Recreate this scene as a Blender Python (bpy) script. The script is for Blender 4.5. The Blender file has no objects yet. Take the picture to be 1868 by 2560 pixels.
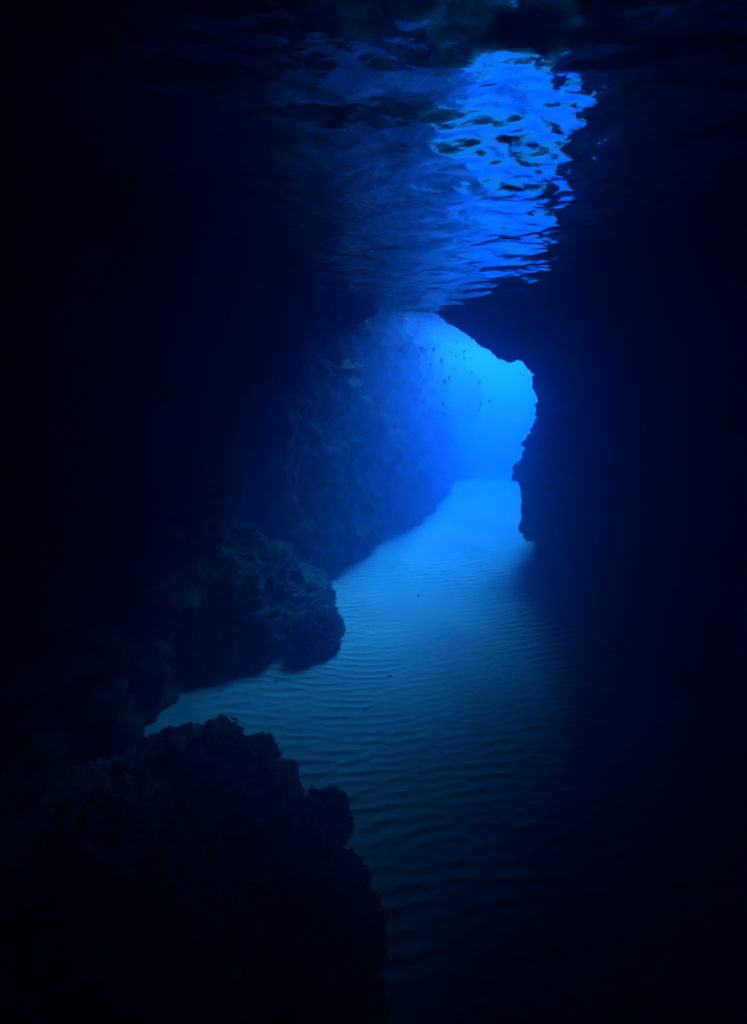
import bpy, bmesh, math, random
import numpy as np
from mathutils import Vector, Matrix

rng = np.random.default_rng(7)
random.seed(7)
scene = bpy.context.scene
C = scene.collection

# ------------------------------------------------------------------ camera
CAM_Z = 3.0            # metres above the sand
SURF = 4.2             # water level
F_PX = 1100.0          # focal length in pixels of a 1868 x 2560 frame
PITCH = math.atan((1280 - 958) / F_PX)
cam_data = bpy.data.cameras.new("camera")
cam_data.sensor_fit = 'VERTICAL'
cam_data.sensor_height = 36.0
cam_data.lens = 36.0 * F_PX / 2560.0
cam_data.clip_start = 0.02
cam_data.clip_end = 500.0
cam = bpy.data.objects.new("camera", cam_data)
C.objects.link(cam)
cam.location = (0, 0, CAM_Z)
cam.rotation_euler = (math.pi / 2 - PITCH, 0, 0)
scene.camera = cam

# ------------------------------------------------------------------ sky and sun
SUN_EL = math.radians(37)
SUN_AZ = math.radians(31)          # from +Y towards +X
world = bpy.data.worlds.new("World")
scene.world = world
world.use_nodes = True
wn = world.node_tree
bg = wn.nodes["Background"]
sky = wn.nodes.new("ShaderNodeTexSky")
sky.sky_type = 'NISHITA'
sky.sun_disc = False
sky.sun_elevation = SUN_EL
sky.sun_rotation = SUN_AZ
wn.links.new(sky.outputs[0], bg.inputs[0])
bg.inputs[1].default_value = 0.15

sun_data = bpy.data.lights.new("sun", 'SUN')
sun_data.energy = 5.0
sun_data.angle = math.radians(35)   # broken up by the moving sea surface
sun_data.color = (1.0, 0.98, 0.95)
sun = bpy.data.objects.new("sun", sun_data)
C.objects.link(sun)
d = Vector((math.sin(SUN_AZ) * math.cos(SUN_EL), math.cos(SUN_AZ) * math.cos(SUN_EL), math.sin(SUN_EL)))
sun.rotation_euler = d.to_track_quat('Z', 'Y').to_euler()
sun.location = d * 40

scene.view_settings.view_transform = 'Standard'
scene.view_settings.look = 'None'
scene.view_settings.gamma = 1.0
scene.view_settings.use_curve_mapping = False
scene.view_settings.exposure = 4.68

cy = scene.cycles
cy.use_denoising = True
cy.denoiser = 'OPENIMAGEDENOISE'
cy.max_bounces = 8
cy.diffuse_bounces = 0
cy.glossy_bounces = 4
cy.transmission_bounces = 2
cy.volume_bounces = 1
cy.transparent_max_bounces = 8
cy.use_adaptive_sampling = False

# water properties (per metre)
HAZE_DENSITY = 0.13
SCATTER = (0.26, 0.42, 0.98)
ABSORB = (0.32, 0.119, 0.0)

# ------------------------------------------------------------------ helpers
def ray(u, v):
    c, s = math.cos(PITCH), math.sin(PITCH)
    x, y = (u - 934) / F_PX, (1280 - v) / F_PX
    return np.array([x, c + y * s, -s + y * c])

def at(u, v, Y):
    r = ray(u, v)
    p = r * (Y / r[1])
    p[2] += CAM_Z
    return p

def hash3(i, j, k, seed):
    h = (i.astype(np.int64) * 374761393 + j.astype(np.int64) * 668265263 + k.astype(np.int64) * 2147483647 + seed * 144665)
    h = (h ^ (h >> 13)) * 1274126177
    h = h ^ (h >> 16)
    h = (h * 2246822519) & 0xFFFFFFFF
    return (h ^ (h >> 15)) & 0xFFFF

GR = rng.normal(size=(256, 3))
GR /= np.linalg.norm(GR, axis=1)[:, None]

def noise(p, seed=0):
    p = np.asarray(p, float)
    b = np.floor(p).astype(np.int64)
    f = p - b
    u = f * f * f * (f * (f * 6 - 15) + 10)
    out = np.zeros(len(p))
    for dx in (0, 1):
        for dy in (0, 1):
            for dz in (0, 1):
                g = GR[hash3(b[:, 0] + dx, b[:, 1] + dy, b[:, 2] + dz, seed) & 255]
                w = (u[:, 0] if dx else 1 - u[:, 0]) * (u[:, 1] if dy else 1 - u[:, 1]) * (u[:, 2] if dz else 1 - u[:, 2])
                out += w * (g[:, 0] * (f[:, 0] - dx) + g[:, 1] * (f[:, 1] - dy) + g[:, 2] * (f[:, 2] - dz))
    return out * 1.5

def fbm(p, base, octs, gain=0.55, seed=0, ridged=False):
    out, a, fr = np.zeros(len(p)), 1.0, base
    for o in range(octs):
        n = noise(p * fr + 17.3 * o, seed + o)
        if ridged:
            n = 0.5 - np.abs(n) * 1.6
        out += a * n
        a *= gain
        fr *= 2.03
    return out

def mesh_obj(name, verts, faces, mat, parent=None, smooth=True):
    me = bpy.data.meshes.new(name)
    me.from_pydata([tuple(v) for v in verts], [], [tuple(int(i) for i in f) for f in faces])
    me.update()
    if smooth:
        me.shade_smooth()
    me.materials.append(mat)
    o = bpy.data.objects.new(name, me)
    C.objects.link(o)
    if parent:
        o.parent = parent
    return o

def grid_faces(nu, nv, wrap=False):
    i, j = np.meshgrid(np.arange(nu - 1), np.arange(nv - 1), indexing='ij')
    a = (i * nv + j).ravel()
    return np.stack([a, a + nv, a + nv + 1, a + 1], 1)

def grid_normals(P):
    du = np.gradient(P, axis=0)
    dv = np.gradient(P, axis=1)
    n = np.cross(du, dv)
    n /= np.linalg.norm(n, axis=2)[:, :, None] + 1e-9
    return n

def rock_disp(p, amp, seed):
    lump = fbm(p, 0.9, 3, 0.55, seed)
    rid = fbm(p, 2.2, 4, 0.55, seed + 31, True)
    fine = fbm(p, 7.5, 4, 0.6, seed + 57)
    return amp * (0.9 * lump + 0.55 * rid + 0.42 * fine)

def structure(o):
    o["kind"] = "structure"
    return o

def tag(o, label, cat, group=None):
    o["label"] = label
    o["category"] = cat
    if group:
        o["group"] = group
    return o

def resample(pts, n):
    pts = np.asarray(pts, float)
    s = np.r_[0, np.cumsum(np.linalg.norm(np.diff(pts, axis=0), axis=1))]
    t = np.linspace(0, s[-1], n)
    return np.stack([np.interp(t, s, pts[:, k]) for k in range(pts.shape[1])], 1), t / s[-1]

def smooth1(a, k):
    if k < 1:
        return a
    ker = np.ones(2 * k + 1) / (2 * k + 1)
    return np.stack([np.convolve(np.pad(a[:, c], k, 'edge'), ker, 'valid') for c in range(a.shape[1])], 1)

# ------------------------------------------------------------------ materials
def new_mat(name):
    m = bpy.data.materials.new(name)
    m.use_nodes = True
    nt = m.node_tree
    return m, nt, nt.nodes, nt.links, nt.nodes["Principled BSDF"]

def rock_material(name, dark, mid, crust, pink):
    m, nt, N, L, b = new_mat(name)
    tc = N.new("ShaderNodeTexCoord")
    n1 = N.new("ShaderNodeTexNoise"); n1.inputs["Scale"].default_value = 1.7; n1.inputs["Detail"].default_value = 9; n1.inputs["Roughness"].default_value = 0.65
    n2 = N.new("ShaderNodeTexNoise"); n2.inputs["Scale"].default_value = 11.0; n2.inputs["Detail"].default_value = 6
    n3 = N.new("ShaderNodeTexNoise"); n3.inputs["Scale"].default_value = 3.1; n3.inputs["Detail"].default_value = 5; n3.inputs["Roughness"].default_value = 0.7
    for n in (n1, n2, n3):
        L.new(tc.outputs["Object"], n.inputs["Vector"])
    r1 = N.new("ShaderNodeValToRGB")
    r1.color_ramp.elements[0].position = 0.35; r1.color_ramp.elements[0].color = (*dark, 1)
    r1.color_ramp.elements[1].position = 0.68; r1.color_ramp.elements[1].color = (*mid, 1)
    L.new(n1.outputs[0], r1.inputs[0])
    r2 = N.new("ShaderNodeValToRGB")
    r2.color_ramp.elements[0].position = 0.56; r2.color_ramp.elements[0].color = (0, 0, 0, 1)
    r2.color_ramp.elements[1].position = 0.70; r2.color_ramp.elements[1].color = (1, 1, 1, 1)
    L.new(n2.outputs[0], r2.inputs[0])
    mx = N.new("ShaderNodeMix"); mx.data_type = 'RGBA'
    L.new(r2.outputs[0], mx.inputs["Factor"]); L.new(r1.outputs[0], mx.inputs["A"]); mx.inputs["B"].default_value = (*crust, 1)
    r3 = N.new("ShaderNodeValToRGB")
    r3.color_ramp.elements[0].position = 0.60; r3.color_ramp.elements[0].color = (0, 0, 0, 1)
    r3.color_ramp.elements[1].position = 0.68; r3.color_ramp.elements[1].color = (1, 1, 1, 1)
    L.new(n3.outputs[0], r3.inputs[0])
    mx2 = N.new("ShaderNodeMix"); mx2.data_type = 'RGBA'
    L.new(r3.outputs[0], mx2.inputs["Factor"]); L.new(mx.outputs["Result"], mx2.inputs["A"]); mx2.inputs["B"].default_value = (*pink, 1)
    L.new(mx2.outputs["Result"], b.inputs["Base Color"])
    b.inputs["Roughness"].default_value = 0.95
    b.inputs["Specular IOR Level"].default_value = 0.05
    bn = N.new("ShaderNodeTexNoise"); bn.inputs["Scale"].default_value = 26; bn.inputs["Detail"].default_value = 8; bn.inputs["Roughness"].default_value = 0.7
    L.new(tc.outputs["Object"], bn.inputs["Vector"])
    bp = N.new("ShaderNodeBump"); bp.inputs["Strength"].default_value = 0.9; bp.inputs["Distance"].default_value = 0.04
    L.new(bn.outputs[0], bp.inputs["Height"])
    L.new(bp.outputs[0], b.inputs["Normal"])
    return m

ROCK = rock_material("cave_rock", (0.04, 0.035, 0.03), (0.085, 0.072, 0.062), (0.12, 0.108, 0.096), (0.16, 0.05, 0.055))
REEF = rock_material("reef_rock", (0.035, 0.033, 0.03), (0.09, 0.084, 0.074), (0.15, 0.14, 0.13), (0.15, 0.06, 0.07))

m, nt, N, L, b = new_mat("sand")
SAND = m
tc = N.new("ShaderNodeTexCoord")
n1 = N.new("ShaderNodeTexNoise"); n1.inputs["Scale"].default_value = 0.8; n1.inputs["Detail"].default_value = 6
n2 = N.new("ShaderNodeTexNoise"); n2.inputs["Scale"].default_value = 60; n2.inputs["Detail"].default_value = 6
n3 = N.new("ShaderNodeTexNoise"); n3.inputs["Scale"].default_value = 9; n3.inputs["Detail"].default_value = 4
for n in (n1, n2, n3):
    L.new(tc.outputs["Object"], n.inputs["Vector"])
r1 = N.new("ShaderNodeValToRGB")
r1.color_ramp.elements[0].position = 0.3; r1.color_ramp.elements[0].color = (0.29, 0.282, 0.312, 1)
r1.color_ramp.elements[1].position = 0.7; r1.color_ramp.elements[1].color = (0.39, 0.380, 0.42, 1)
L.new(n1.outputs[0], r1.inputs[0])
r2 = N.new("ShaderNodeValToRGB")
r2.color_ramp.elements[0].position = 0.66; r2.color_ramp.elements[0].color = (1, 1, 1, 1)
r2.color_ramp.elements[1].position = 0.76; r2.color_ramp.elements[1].color = (0.45, 0.42, 0.4, 1)
L.new(n3.outputs[0], r2.inputs[0])
mx = N.new("ShaderNodeMix"); mx.data_type = 'RGBA'; mx.blend_type = 'MULTIPLY'
mx.inputs["Factor"].default_value = 1.0
L.new(r1.outputs[0], mx.inputs["A"]); L.new(r2.outputs[0], mx.inputs["B"])
L.new(mx.outputs["Result"], b.inputs["Base Color"])
b.inputs["Roughness"].default_value = 0.95
b.inputs["Specular IOR Level"].default_value = 0.05
bp = N.new("ShaderNodeBump"); bp.inputs["Strength"].default_value = 0.5; bp.inputs["Distance"].default_value = 0.006
L.new(n2.outputs[0], bp.inputs["Height"]); L.new(bp.outputs[0], b.inputs["Normal"])

WATER = bpy.data.materials.new("water_surface")
WATER.use_nodes = True
nt = WATER.node_tree; N, L = nt.nodes, nt.links
N.remove(N["Principled BSDF"])
fr = N.new("ShaderNodeFresnel"); fr.inputs["IOR"].default_value = 1.138
gl = N.new("ShaderNodeBsdfGlossy"); gl.inputs["Roughness"].default_value = 0.03
wtc = N.new("ShaderNodeTexCoord")
wn_ = N.new("ShaderNodeTexNoise"); wn_.inputs["Scale"].default_value = 13.0; wn_.inputs["Detail"].default_value = 3.0; wn_.inputs["Roughness"].default_value = 0.45
wb = N.new("ShaderNodeBump"); wb.inputs["Strength"].default_value = 1.0; wb.inputs["Distance"].default_value = 0.0045
L.new(wtc.outputs["Object"], wn_.inputs["Vector"]); L.new(wn_.outputs[0], wb.inputs["Height"])
L.new(wb.outputs[0], gl.inputs["Normal"]); L.new(wb.outputs[0], fr.inputs["Normal"])
tr = N.new("ShaderNodeBsdfTransparent")
ms = N.new("ShaderNodeMixShader")
L.new(fr.outputs[0], ms.inputs[0]); L.new(tr.outputs[0], ms.inputs[1]); L.new(gl.outputs[0], ms.inputs[2])
L.new(ms.outputs[0], N["Material Output"].inputs["Surface"])

def plain(name, col, rough=0.7):
    m, nt, N, L, b = new_mat(name)
    tc = N.new("ShaderNodeTexCoord")
    n = N.new("ShaderNodeTexNoise"); n.inputs["Scale"].default_value = 30
    L.new(tc.outputs["Object"], n.inputs["Vector"])
    r = N.new("ShaderNodeValToRGB")
    r.color_ramp.elements[0].position = 0.3; r.color_ramp.elements[0].color = (*[c * 0.6 for c in col], 1)
    r.color_ramp.elements[1].position = 0.7; r.color_ramp.elements[1].color = (*[min(1, c * 1.3) for c in col], 1)
    L.new(n.outputs[0], r.inputs[0]); L.new(r.outputs[0], b.inputs["Base Color"])
    b.inputs["Roughness"].default_value = rough
    return m

FISH = plain("fish_skin", (0.035, 0.03, 0.03), 0.5)
ALGAE = plain("algae_turf", (0.07, 0.066, 0.052), 0.9)
PEBBLE = plain("pebble_stone", (0.09, 0.08, 0.07), 0.9)

# ------------------------------------------------------------------ sea floor
def axis(segs):
    out = [segs[0][0]]
    for a, b_, st in segs:
        n = max(1, int(round((b_ - a) / st)))
        out += list(np.linspace(a, b_, n + 1)[1:])
    return np.array(out)

def floor_base(x, y):
    z = 0.10 * noise(np.stack([x * 0.25, y * 0.25, x * 0], 1), 3)
    z += 0.22 * np.clip((-x - 1.7) / 1.5, 0, 1) ** 2 * (y < 9) + 0.25 * np.clip((x - 2.3) / 1.2, 0, 1) ** 2 * (y < 9)
    far = np.clip(y - 12.6 - 1.2 * noise(np.stack([x * 0.45, x * 0, x * 0 + 2], 1), 6), 0, None)
    z -= 0.10 * far ** 1.5 / (1 + 0.03 * far ** 1.5)
    return z

def floor_height(x, y):
    x, y = np.atleast_1d(np.asarray(x, float)), np.atleast_1d(np.asarray(y, float))
    z = floor_base(x, y)
    r = np.random.default_rng(21)
    Z = np.zeros(len(x), complex)
    # ripples bend round the foot of the outcrop
    bx, by = -0.75, 4.35
    dx, dy = x - bx, y - by
    g = np.exp(-(dx * dx + dy * dy) / 1.4)
    wx = x + 0.10 * noise(np.stack([x * 0.8, y * 0.8, x * 0 + 5], 1), 8)
    wy = y + 0.06 * noise(np.stack([x * 0.9, y * 0.9, x * 0 + 9], 1), 9) + 0.45 * g * dx
    lam = 0.11
    for k in range(22):
        th = math.radians(13) + r.normal() * 0.22
        kk = 2 * math.pi / (lam * (1 + 0.18 * r.normal()))
        ph = r.uniform(0, 6.28)
        Z += np.exp(1j * (kk * (-math.sin(th) * wx + math.cos(th) * wy) + ph))
    A = np.abs(Z) / math.sqrt(22)
    ph = np.angle(Z)
    prof = (np.cos(ph) + 0.28 * np.cos(2 * ph + 0.7))
    amp = 0.0052 * np.clip(A, 0, 1.3) * (0.8 + 0.9 * noise(np.stack([x * 0.6, y * 0.6, x * 0 + 2], 1), 12))
    amp *= np.clip((x + 2.3) / 0.9, 0.15, 1) * np.clip(1.25 - np.clip(y - 6, 0, None) * 0.12, 0.25, 1)
    z += amp * prof
    z += 0.004 * noise(np.stack([x * 9, y * 9, x * 0], 1), 14)
    return z

xs = axis([(-60, -8, 6), (-8, -3.2, 0.3), (-3.2, 3.6, 0.035), (3.6, 8, 0.22), (8, 60, 6)])
ys = axis([(-14, -1, 1.0), (-1, 1.0, 0.1), (1.0, 7.0, 0.014), (7.0, 10, 0.025), (10, 15.5, 0.07), (15.5, 24, 0.4), (24, 90, 4)])
X, Y = np.meshgrid(xs, ys, indexing='ij')
Zf = floor_height(X.ravel(), Y.ravel())
structure(mesh_obj("sea_floor", np.stack([X.ravel(), Y.ravel(), Zf], 1), grid_faces(len(xs), len(ys)), SAND))

# ------------------------------------------------------------------ water surface
def water_height(x, y):
    r = np.random.default_rng(5)
    z = np.zeros_like(x)
    n = 90
    for k in range(n):
        lam = 0.075 * (0.9 / 0.075) ** ((k + 0.5) / n)
        th = r.normal() * 0.8
        kk = 2 * math.pi / lam
        slope = 0.0175 * (lam / 0.5) ** 0.1
        z += slope / kk * np.cos(kk * (math.sin(th) * x + math.cos(th) * y) + r.uniform(0, 6.28))
    patch = 0.8 + 0.5 * noise(np.stack([x * 0.5, y * 0.4, x * 0], 1), 44)
    chop = 0.95 + 0.4 * np.clip((y - 3.6) / 2.0, 0, 1) + 1.3 * np.clip((y - 8.8) / 1.5, 0, 1)      # choppier out at sea than under the roof
    return z * np.clip(patch, 0.35, 1.4) * chop

xs = axis([(-60, -8, 6), (-8, -3.2, 0.25), (-3.2, 3.8, 0.021), (3.8, 8, 0.2), (8, 60, 6)])
ys = axis([(-14, 0, 1.0), (0, 1.0, 0.08), (1.0, 9.5, 0.018), (9.5, 16, 0.04), (16, 26, 0.2), (26, 90, 4)])
X, Y = np.meshgrid(xs, ys, indexing='ij')
Zw = SURF + water_height(X.ravel(), Y.ravel())
structure(mesh_obj("water", np.stack([X.ravel(), Y.ravel(), Zw], 1), grid_faces(len(xs), len(ys)), WATER))

# ------------------------------------------------------------------ right wall with its overhang
zr = [(100,0),(180,60),(230,100),(290,160),(360,187),(430,202),(480,200),(490,190),(505,200),(520,195),(515,178),(530,187),(545,198),(600,205),(640,250),(690,295),(708,330),(683,350),(685,380),(698,400),(697,440),(735,510),(738,535),(724,550),(770,580),(745,620),(755,670),(738,720),(735,755),(697,785),(725,808),(690,830),(692,850),(675,880),(652,915),(645,955),(597,985),(602,1020),(570,1070),(565,1140),(527,1165),(520,1210),(498,1260),(505,1300),(550,1340),(545,1365),(553,1380),(550,1470),(583,1540),(585,1600),(600,1640),(585,1710),(585,1780),(630,1850),(680,1900),(690,1930),(735,1962),(697,1975),(710,2040),(750,2090)]
zt = [(1005,165),(1060,190),(1110,197),(1155,187),(1210,215),(1285,260),(1310,305),(1400,360),(1510,415),(1580,480)]
px = [(800 + a / 4.13, 740 + b_ / 4.13) for a, b_ in zt] + [(1150 + a / 3.774, 850 + b_ / 3.774) for a, b_ in zr]
prof, roofw = [], []
for k, (u, v) in enumerate(px):
    t = k / (len(px) - 1)
    Yk = 8.35 + (7.1 - 8.35) * np.clip((v - 790) / (1404 - 790), 0, 1)
    prof.append(at(u, v, Yk))
prof = [np.array([-1.2, 8.45, 5.0]), np.array([0.3, 8.4, 4.55])] + prof + [np.array([3.05, 7.0, -0.45])]
P, tt = resample(prof, 420)
up = np.clip((P[:, 2] - 3.25) / 0.35, 0, 1)
up = np.where(P[:, 0] > 2.85, np.minimum(up, np.clip((3.35 - P[:, 0]) / 0.5, 0, 1)), up)
up = smooth1(up[:, None], 12)[:, 0]
# s > 0 runs towards the viewer, s < 0 out to sea
sv = np.r_[np.linspace(-6, -1.2, 22)[:-1], np.linspace(-1.2, 1.2, 70)[:-1], np.linspace(1.2, 11.5, 110)]
G = np.zeros((len(P), len(sv), 3))
Psm = smooth1(P, 14)
for j, s in enumerate(sv):
    keep = math.exp(-abs(s) / 0.6)
    base = P * keep + Psm * (1 - keep)
    if s >= 0:
        o_wall = 0.42 * (1 - math.exp(-s / 0.5)) + 0.0 * s
        o_roof = 1.35 * (1 - math.exp(-s / 0.16))
        o_x = o_wall
    else:
        o_wall = 0.25 * (1 - math.exp(s / 0.35)) + 0.9 * abs(s) * (1 - math.exp(s / 1.2))
        o_roof = 0.22 * (1 - math.exp(s / 0.3)) + 1.7 * abs(s)
    G[:, j, 0] = base[:, 0] + (1 - up) * o_wall
    G[:, j, 1] = base[:, 1] - (s if s >= 0 else s * (1 - up * 0.75))
    G[:, j, 2] = np.minimum(base[:, 2] + up * o_roof, 6.3)
n = grid_normals(G)
flat = G.reshape(-1, 3)
dsp = rock_disp(flat, 0.16, 100).reshape(len(P), len(sv))
edge = 1 - 0.72 * np.exp(-(sv / 0.35) ** 2)
knob = fbm(flat, 5.0, 4, 0.62, 140).reshape(len(P), len(sv))
G += n * (dsp * edge[None, :] + 0.075 * knob * (1 - 0.75 * up)[:, None] * np.exp(-(sv / 0.9) ** 2)[None, :])[:, :, None]
structure(mesh_obj("cave_wall_right", G.reshape(-1, 3), grid_faces(len(P), len(sv)), ROCK))

# ------------------------------------------------------------------ near left wall with its arch
za = [(1290,95),(1240,135),(1160,195),(1090,212),(1000,245),(900,330),(800,385),(720,440),(690,490),(640,590),(545,680),(485,760),(462,850),(470,970),(445,1100),(405,1200),(390,1300),(385,1420),(380,1600),(375,1800)]
px = [(400 + a / 2.36, 740 + b_ / 2.36) for a, b_ in za]
prof = []
for k, (u, v) in enumerate(px):
    Yk = 8.35 + (4.75 - 8.35) * np.clip((v - 780) / (1200 - 780), 0, 1) ** 0.8
    prof.append(at(u, v, Yk))
prof = [np.array([1.6, 8.5, 5.1]), np.array([0.55, 8.4, 4.55])] + prof + [np.array([-1.85, 4.7, -0.5])]
P, tt = resample(prof, 260)
up = np.clip((P[:, 2] - 3.0) / 0.8, 0, 1)
up = smooth1(up[:, None], 10)[:, 0]
sv = np.r_[np.linspace(-5, -1.0, 18)[:-1], np.linspace(-1.0, 1.0, 50)[:-1], np.linspace(1.0, 10.5, 150)]
G = np.zeros((len(P), len(sv), 3))
Psm = smooth1(P, 10)
for j, s in enumerate(sv):
    keep = math.exp(-abs(s) / 0.3)
    base = P * keep + Psm * (1 - keep)
    if s >= 0:
        yy = base[:, 1] - s
        o_wall = 0.10 * (1 - math.exp(-s / 0.7)) + 0.05 * s
        o_roof = 1.1 * (1 - math.exp(-s / 0.3))
    else:
        o_wall = 0.5 * (1 - math.exp(s / 0.4)) + 1.1 * abs(s)
        o_roof = 0.15 * (1 - math.exp(s / 0.3)) + 1.2 * abs(s)
    G[:, j, 0] = base[:, 0] - (1 - up) * o_wall * (1 + (1.7 * np.clip(base[:, 2], 0, 3.5) if s > 0 else 0))
    G[:, j, 1] = base[:, 1] - (s if s >= 0 else s * (1 - up * 0.7))
    G[:, j, 2] = np.minimum(base[:, 2] + up * o_roof, 6.3)
n = -grid_normals(G)
flat = G.reshape(-1, 3)
dsp = rock_disp(flat, 0.24, 200).reshape(len(P), len(sv))
edge = 1 - 0.85 * np.exp(-(sv / 0.6) ** 2)
G += n * (dsp * edge[None, :])[:, :, None]
structure(mesh_obj("cave_wall_left", G.reshape(-1, 3), grid_faces(len(P), len(sv)), ROCK))

# ------------------------------------------------------------------ upright rock sheets (inner wall, headland, back)
def wall_sheet(name, base_pts, z0, z1, lean, amp, seed, step=0.05, zstep=0.06, cap=None):
    L_ = np.sum(np.linalg.norm(np.diff(np.asarray(base_pts, float), axis=0), axis=1))
    B, t = resample(base_pts, max(8, int(L_ / step)))
    B = smooth1(B, 6)
    zz = np.linspace(z0, z1, max(6, int((z1 - z0) / zstep)))
    G = np.zeros((len(B), len(zz), 3))
    T = np.gradient(B, axis=0); T /= np.linalg.norm(T, axis=1)[:, None] + 1e-9
    out = np.stack([T[:, 1], -T[:, 0]], 1)     # right-hand side of the walking direction
    for j, z in enumerate(zz):
        l = lean(z, t)
        G[:, j, 0] = B[:, 0] + out[:, 0] * l
        G[:, j, 1] = B[:, 1] + out[:, 1] * l
        G[:, j, 2] = z
    n = grid_normals(G)
    G += n * rock_disp(G.reshape(-1, 3), amp, seed).reshape(G.shape[:2])[:, :, None]
    return structure(mesh_obj(name, G.reshape(-1, 3), grid_faces(len(B), len(zz)), ROCK))

wall_sheet("cave_wall_inner",
           [(-4.2, 3.6), (-3.4, 5.0), (-2.0, 5.75), (-0.93, 6.65), (-0.22, 7.74), (0.55, 8.8), (1.07, 9.6), (1.7, 11.2), (2.1, 12.6), (2.2, 13.6), (1.6, 15.2), (-1, 17), (-6, 19), (-14, 20)],
           -0.6, 6.3, lambda z, t: -0.16 * np.clip(z - 1.6, 0, None) + 0.1 * np.sin(z * 1.3), 0.30, 300)
wall_sheet("far_headland", [(-6, 18.5), (0, 16.9), (2.6, 16.2), (3.7, 16.6), (3.9, 18), (3.2, 21), (-2, 25)],
           -3.2, 6.2, lambda z, t: -0.30 * np.clip(z - 2.2, 0, None), 0.5, 400, 0.12, 0.14)
wall_sheet("cave_wall_back", [(9, -3.2), (3, -3.4), (0, -3.6), (-3, -3.4), (-9, -3.0)], -0.6, 6.3, lambda z, t: 0 * t, 0.3, 500, 0.15, 0.2)

# cave roof: a thick slab of rock above the water, its underside broken
def slab(name, poly_x, poly_y, z_under, z_top, amp, seed):
    nx, ny = 100, 90
    x = np.linspace(*poly_x, nx); y = np.linspace(*poly_y, ny)
    X, Y = np.meshgrid(x, y, indexing='ij')
    U = np.stack([X, Y, np.full_like(X, z_under)], 2)
    U[:, :, 2] += rock_disp(U.reshape(-1, 3), amp, seed).reshape(nx, ny)
    T = U.copy(); T[:, :, 2] = z_top + 0.3 * noise(np.stack([X.ravel() * 0.4, Y.ravel() * 0.4, X.ravel() * 0], 1), seed).reshape(nx, ny)
    v = np.concatenate([U.reshape(-1, 3), T.reshape(-1, 3)])
    f = grid_faces(nx, ny)
    o = nx * ny
    faces = [tuple(q[::-1]) for q in f] + [tuple(q + o) for q in f]
    edges = {}
    for q in f:
        for k in range(4):
            a, b_ = int(q[k]), int(q[(k + 1) % 4])
            if (b_, a) in edges:
                del edges[(b_, a)]
            else:
                edges[(a, b_)] = 1
    faces += [(a, b_, b_ + o, a + o) for a, b_ in edges]      # the four outer sides
    return structure(mesh_obj(name, v, faces, ROCK))

slab("cave_roof", (-13, 13), (-9, 8.75), 4.85, 6.5, 0.22, 600)
slab("cave_roof_recess", (-13, -1.6), (8.3, 10.5), 5.3, 6.4, 0.3, 640)

# ------------------------------------------------------------------ boulders and outcrops
def blob(name, loc, rad, seed, sub=6, amp=0.16, mat=REEF, lumps=1.0, rot=0.0, cone=0.0):
    bm = bmesh.new()
    bmesh.ops.create_icosphere(bm, subdivisions=sub, radius=1.0)
    me = bpy.data.meshes.new(name)
    bm.to_mesh(me); bm.free()
    co = np.empty(len(me.vertices) * 3); me.vertices.foreach_get("co", co); co = co.reshape(-1, 3)
    nrm = co.copy()
    rad = np.asarray(rad, float)
    if cone:
        rho = np.sqrt(co[:, 0] ** 2 + co[:, 1] ** 2)
        up_ = np.where(co[:, 2] > 0, (1 - rho) * (1 + 0.25 * rho), co[:, 2])
        co[:, 2] = cone * up_ + (1 - cone) * co[:, 2]
    p = co * rad
    nn = nrm / rad; nn /= np.linalg.norm(nn, axis=1)[:, None]
    q = p + np.asarray(loc)
    cell = fbm(q, 1.6 * lumps, 3, 0.6, seed)
    rid = fbm(q, 3.4 * lumps, 4, 0.58, seed + 11, True)
    fine = fbm(q, 11 * lumps, 4, 0.62, seed + 23)
    p = p + nn * (amp * (1.0 * cell + 0.55 * rid + 0.4 * fine))[:, None]
    c, s = math.cos(rot), math.sin(rot)
    p = p @ np.array([[c, s, 0], [-s, c, 0], [0, 0, 1]])
    me.vertices.foreach_set("co", p.ravel()); me.update(); me.shade_smooth()
    me.materials.append(mat)
    o = bpy.data.objects.new(name, me); C.objects.link(o)
    o.location = loc
    return o

def algae(parent, count, size, seed):
    """tiny blades of turf joined into one part"""
    r = np.random.default_rng(seed)
    me = parent.data
    nv = len(me.vertices)
    co = np.empty(nv * 3); me.vertices.foreach_get("co", co); co = co.reshape(-1, 3)
    no = np.empty(nv * 3); me.vertices.foreach_get("normal", no); no = no.reshape(-1, 3)
    dens = fbm(co + 3.1, 2.2, 3, 0.6, seed)
    ok = np.where((dens > -0.25) & (no[:, 2] > -0.45))[0]
    idx = r.choice(ok, count)
    V, Fc = [], []
    base, nn = co[idx], no[idx]
    d_ = nn + r.normal(size=(count, 3)) * 0.55 + np.array([0, 0, 0.25])
    d_ /= np.linalg.norm(d_, axis=1)[:, None]
    side = np.cross(d_, r.normal(size=(count, 3))); side /= np.linalg.norm(side, axis=1)[:, None]
    ln = size * r.uniform(0.4, 1.3, count)[:, None]
    w = ln * r.uniform(0.14, 0.4, count)[:, None]
    bend = np.cross(d_, side) * ln * 0.3 * r.normal(size=count)[:, None]
    a = base - side * w * 0.4 - nn * 0.01
    b_ = base + side * w * 0.4 - nn * 0.01
    c1 = base + d_ * ln * 0.6 + side * w + bend * 0.4
    c2 = base + d_ * ln * 0.6 - side * w + bend * 0.4
    e = base + d_ * ln + bend
    V = np.stack([a, b_, c1, e, c2], 1).reshape(-1, 3)
    k = np.arange(count) * 5
    Fc = [(i, i + 1, i + 2, i + 3, i + 4) for i in k]
    o = mesh_obj("algae_turf", V, Fc, ALGAE, parent, False)
    o["kind"] = "stuff"
    return o

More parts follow.
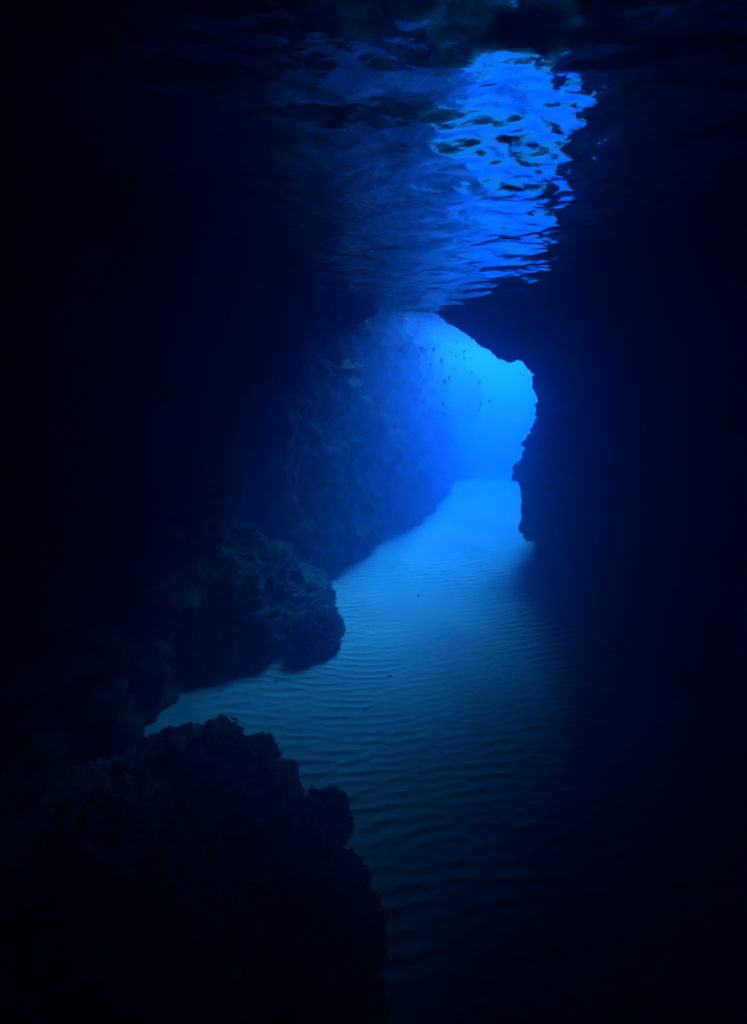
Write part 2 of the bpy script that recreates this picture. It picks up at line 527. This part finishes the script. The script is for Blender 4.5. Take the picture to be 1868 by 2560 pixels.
# outcrop on the left, standing on the sand
oc = blob("rock_outcrop", (-2.45, 5.5, 0.03), (1.8, 1.78, 1.62), 41, 7, 0.16, lumps=1.1, rot=0.0, cone=0.85)
tag(oc, "large lumpy algae covered outcrop bulging from the left wall over the sand", "rock")
algae(oc, 16000, 0.03, 1)
sb = blob("boulder", (-0.66, 4.62, 0.12), (0.30, 0.30, 0.27), 47, 6, 0.09, lumps=1.6)
tag(sb, "small rounded boulder at the right foot of the outcrop, ringed by sand ripples", "rock")
algae(sb, 1800, 0.025, 2)

def px_blob(u, v, Yd, rad, seed, label, name="boulder", amp=0.065, lumps=1.9, sub=6, turf=1300, size=0.016):
    c = at(u, v, Yd)
    o = blob(name, tuple(c), rad, seed, sub, amp, lumps=lumps)
    tag(o, label, "rock", None)
    if turf:
        algae(o, turf, size, seed)
    return o

px_blob(552, 1878, 2.75, (0.175, 0.22, 0.19), 61, "knobbly dark boulder topping the near mound, highest of its crest")
px_blob(640, 1903, 2.72, (0.145, 0.18, 0.17), 67, "rounded dark boulder on the near mound, right of its highest knob")
px_blob(440, 1905, 2.78, (0.42, 0.3, 0.19), 71, "low dark boulder on the near mound against the left wall")
px_blob(795, 2078, 2.28, (0.19, 0.22, 0.19), 73, "fuzzy weed covered boulder low on the right shoulder of the near mound", turf=2500, size=0.03)
mound = blob("rock_mound", (-1.46, 1.9, -0.02), (1.25, 0.95, 0.46), 83, 7, 0.14, lumps=1.1)
tag(mound, "big black rock mound filling the near lower left corner", "rock")
algae(mound, 9000, 0.02, 6)
m2 = blob("rock_shoulder", (-0.5, 1.45, 0.05), (0.55, 0.75, 0.36), 89, 6, 0.12, lumps=1.4)
tag(m2, "dark rock shoulder sloping down to the sand at the bottom edge, right of the mound", "rock")
algae(m2, 4000, 0.025, 7)

# ------------------------------------------------------------------ pebbles and bits of weed on the sand
for (u, v, r_, lab) in [(1045, 1487, 0.028, "small dark stone on the pale sand below the bright cave mouth"),
                        (690, 1710, 0.03, "small dark stone on the smooth sand under the outcrop"),
                        (835, 1515, 0.03, "tiny dark stone on the rippled sand behind the outcrop"),
                        (975, 1690, 0.022, "tiny dark stone among the sand ripples right of the boulder")]:
    rr = ray(u, v); t_ = -CAM_Z / rr[2]
    x_, y_ = rr[0] * t_, rr[1] * t_
    o = blob("pebble", (x_, y_, float(floor_height(x_, y_)[0]) + r_ * 0.1), (r_ * 0.6, r_ * 0.45, r_ * 0.28), int(u), 3, r_ * 0.5, PEBBLE, lumps=14)
    tag(o, lab, "stone")

# ------------------------------------------------------------------ fish
def fish_mesh(name, deep=0.36):
    # unit length along +X (head), height Z, thickness Y
    xs_ = [0.50, 0.46, 0.38, 0.25, 0.08, -0.10, -0.24, -0.32]
    hz = [0.02, 0.30, 0.62, 0.92, 1.00, 0.78, 0.40, 0.24]
    ring = 8
    V, Fc = [], []
    for x, h in zip(xs_, hz):
        for k in range(ring):
            a = 2 * math.pi * k / ring
            V.append((x, 0.085 * h ** 0.8 * math.cos(a), deep * 0.5 * h * math.sin(a)))
    for i in range(len(xs_) - 1):
        for k in range(ring):
            a, b_ = i * ring + k, i * ring + (k + 1) % ring
            Fc.append((a, b_, b_ + ring, a + ring))
    Fc.append(tuple(range(ring)))
    Fc.append(tuple(reversed(range((len(xs_) - 1) * ring, len(xs_) * ring))))
    def fin(pts, th=0.008):
        n0 = len(V)
        for y in (-th, th):
            V.extend([(p[0], y, p[1]) for p in pts])
        k = len(pts)
        Fc.append(tuple(n0 + i for i in range(k)))
        Fc.append(tuple(n0 + k + i for i in reversed(range(k))))
        for i in range(k):
            j = (i + 1) % k
            Fc.append((n0 + j, n0 + i, n0 + k + i, n0 + k + j))
    fin([(-0.30, 0.035), (-0.52, 0.17), (-0.42, 0.0), (-0.52, -0.17), (-0.30, -0.035)])
    fin([(0.26, deep * 0.42), (0.12, deep * 0.72), (-0.14, deep * 0.55), (-0.22, deep * 0.18)])
    fin([(0.02, -deep * 0.45), (-0.08, -deep * 0.68), (-0.20, -deep * 0.42), (-0.23, -deep * 0.16)])
    fin([(0.20, -deep * 0.40), (0.10, -deep * 0.70), (0.08, -deep * 0.42)])
    me = bpy.data.meshes.new(name)
    me.from_pydata(V, [], Fc); me.update(); me.shade_smooth()
    me.materials.append(FISH)
    return me

FM = fish_mesh("fish")
def add_fish(u, v, Yd, ang, length, label, group, yaw=0.0, mesh=FM):
    c = at(u, v, Yd)
    o = bpy.data.objects.new("fish", mesh)
    C.objects.link(o)
    o.location = tuple(c)
    o.rotation_euler = (0, -math.radians(ang), yaw)
    o.scale = (length,) * 3
    tag(o, label, "fish", group)
    return o

GRP = "school of small fish at the cave mouth"
# (x, y) in the enlarged crop, angle of the body, length in source pixels, distance, label
school = [
 (674,142,-55,6,9,"topmost tiny fish of the school, under the sloping edge of the overhang"),(92,230,95,9,7.4,"dark fish hanging upright against the blue inner wall, leftmost of the upper school"),
 (309,216,82,10,7.4,"dark slender upright fish before the edge of the inner wall, high in the school"),
 (431,222,68,10,7.4,"dark tilted fish at the seam between the inner wall and bright water"),
 (276,290,65,7,8,"small dark fish below the slender upright one, against the inner wall"),
 (250,322,175,7,9,"faint level fish against the inner wall"),
 (599,247,0,7,9,"tiny level fish high in the bright water, right of the inner wall's edge"),(661,284,100,6,8.5,"tiny upright fish just below and right of the highest level fish"),(745,245,58,8,8,"tiny tilted fish right above the two side by side fish"),
 (741,308,95,6,8.5,"left one of two tiny upright fish side by side"),
 (759,309,92,6,8.5,"right one of two tiny upright fish side by side"),
 (828,300,25,5,9,"tiny fish just right of the two side by side fish"),(510,338,90,10,7.4,"dark upright fish in bright water just right of the inner wall"),
 (397,382,25,9,7.4,"dark fish rising gently at the edge of the inner wall"),
 (647,421,5,7,9.5,"tiny level fish midway down, below and left of the side by side pair"),(822,457,50,8,8,"dark tilted fish in the middle of the bright cave mouth"),
 (982,372,120,6,11,"upper one of two blurred pale fish under the middle of the overhang"),(956,402,80,6,11,"lower one of two blurred pale fish under the middle of the overhang"),(1130,368,105,6,9,"tiny fish close under the lip of the overhang"),
 (1266,473,90,5,12,"faint fish left of the small upright fish nearest the right wall"),(1329,477,85,8,8.5,"small upright fish nearest the right wall below the overhang"),
 (963,504,100,6,9,"left one of two close specks of fish in the middle of the mouth"),(980,512,110,4,10,"right one, the smaller, of two close specks of fish in mid mouth"),
 (587,513,-48,9,8,"dark fish slanting down right, upper one of a pair over hazy water"),
 (543,553,-62,10,7.4,"dark fish slanting down right, lower one of a pair over hazy water"),
 (356,546,55,7,8,"small tilted fish low against the inner wall"),
 (776,590,90,4,10,"tiniest fish left of the largest dark fish in the centre"),(908,560,75,10,7.4,"largest dark upright fish in the centre of the bright mouth"),
 (529,782,-55,10,7.4,"dark slanting fish low by the wall corner, upper of two"),
 (549,886,-55,8,7.6,"dark slanting fish low by the wall corner, lower of two"),
 (920,778,88,10,7.4,"dark upright fish low in the bright mouth"),
 (1004,755,42,10,7.4,"dark tilted fish low in the bright mouth, right of the upright one"),
 (1105,768,70,6,11,"left one of three faint fish low in the bright mouth"),(1152,806,90,6,12,"middle and lowest one of three faint fish low in the bright mouth"),(1211,760,95,6,11,"right one of three faint fish low in the bright mouth"),
 (893,854,48,9,7.6,"dark tilted fish lowest in the bright mouth"),
 (1137,1003,60,5,11,"lone tiny fish in the deep blue below the school"),
 (1412,1003,60,4,9,"lone tiny fish beside the jagged right wall"),
]
for k, (x, y, a, ln, Yd, lab) in enumerate(school):
    u, v = 980 + x / 4.13, 820 + y / 4.13
    add_fish(u, v, Yd, a, ln * 1.22 / F_PX * Yd * 1.02, lab, GRP, yaw=random.uniform(-0.5, 0.5))
add_fish(800 + 420 / 4.13, 740 + 835 / 4.13, 6.4, 95, 14 / F_PX * 6.4, "dim upright fish far left over the dark part of the inner wall", GRP, 0.2)
add_fish(800 + 347 / 4.13, 740 + 685 / 4.13, 6.6, 100, 10 / F_PX * 6.6, "dimmest small fish, above and left of its dim neighbour on the inner wall", GRP, 0.2)
FM2 = fish_mesh("near_fish", 0.26)
add_fish(587, 1797, 2.55, 150, 29 / F_PX * 2.7, "single brown fish just above the crest of the near mound", None, 0.15, FM2)

# ------------------------------------------------------------------ the water's own body: blue, slightly cloudy
hz = bpy.data.materials.new("sea_haze")
hz.use_nodes = True
nt = hz.node_tree; N, L = nt.nodes, nt.links
N.remove(N["Principled BSDF"])
pv = N.new("ShaderNodeVolumePrincipled")
pv.inputs["Density"].default_value = HAZE_DENSITY
pv.inputs["Color"].default_value = (*SCATTER, 1)
pv.inputs["Absorption Color"].default_value = (1, 1, 1, 1)
pv.inputs["Anisotropy"].default_value = 0.80
va = N.new("ShaderNodeVolumeAbsorption")
mxa = max(ABSORB)
va.inputs["Density"].default_value = mxa
va.inputs["Color"].default_value = (*[1 - a / mxa for a in ABSORB], 1)
ad = N.new("ShaderNodeAddShader")
L.new(pv.outputs[0], ad.inputs[0]); L.new(va.outputs[0], ad.inputs[1])
L.new(ad.outputs[0], N["Material Output"].inputs["Volume"])
x0, x1, y0, y1, z0, z1 = -61, 61, -15, 91, -4.9, 6.95
V = [(x, y, z) for x in (x0, x1) for y in (y0, y1) for z in (z0, z1)]
Fc = [(0, 1, 3, 2), (4, 6, 7, 5), (0, 4, 5, 1), (2, 3, 7, 6), (0, 2, 6, 4), (1, 5, 7, 3)]
hb = mesh_obj("haze", V, Fc, hz, None, False)
hb["kind"] = "stuff"
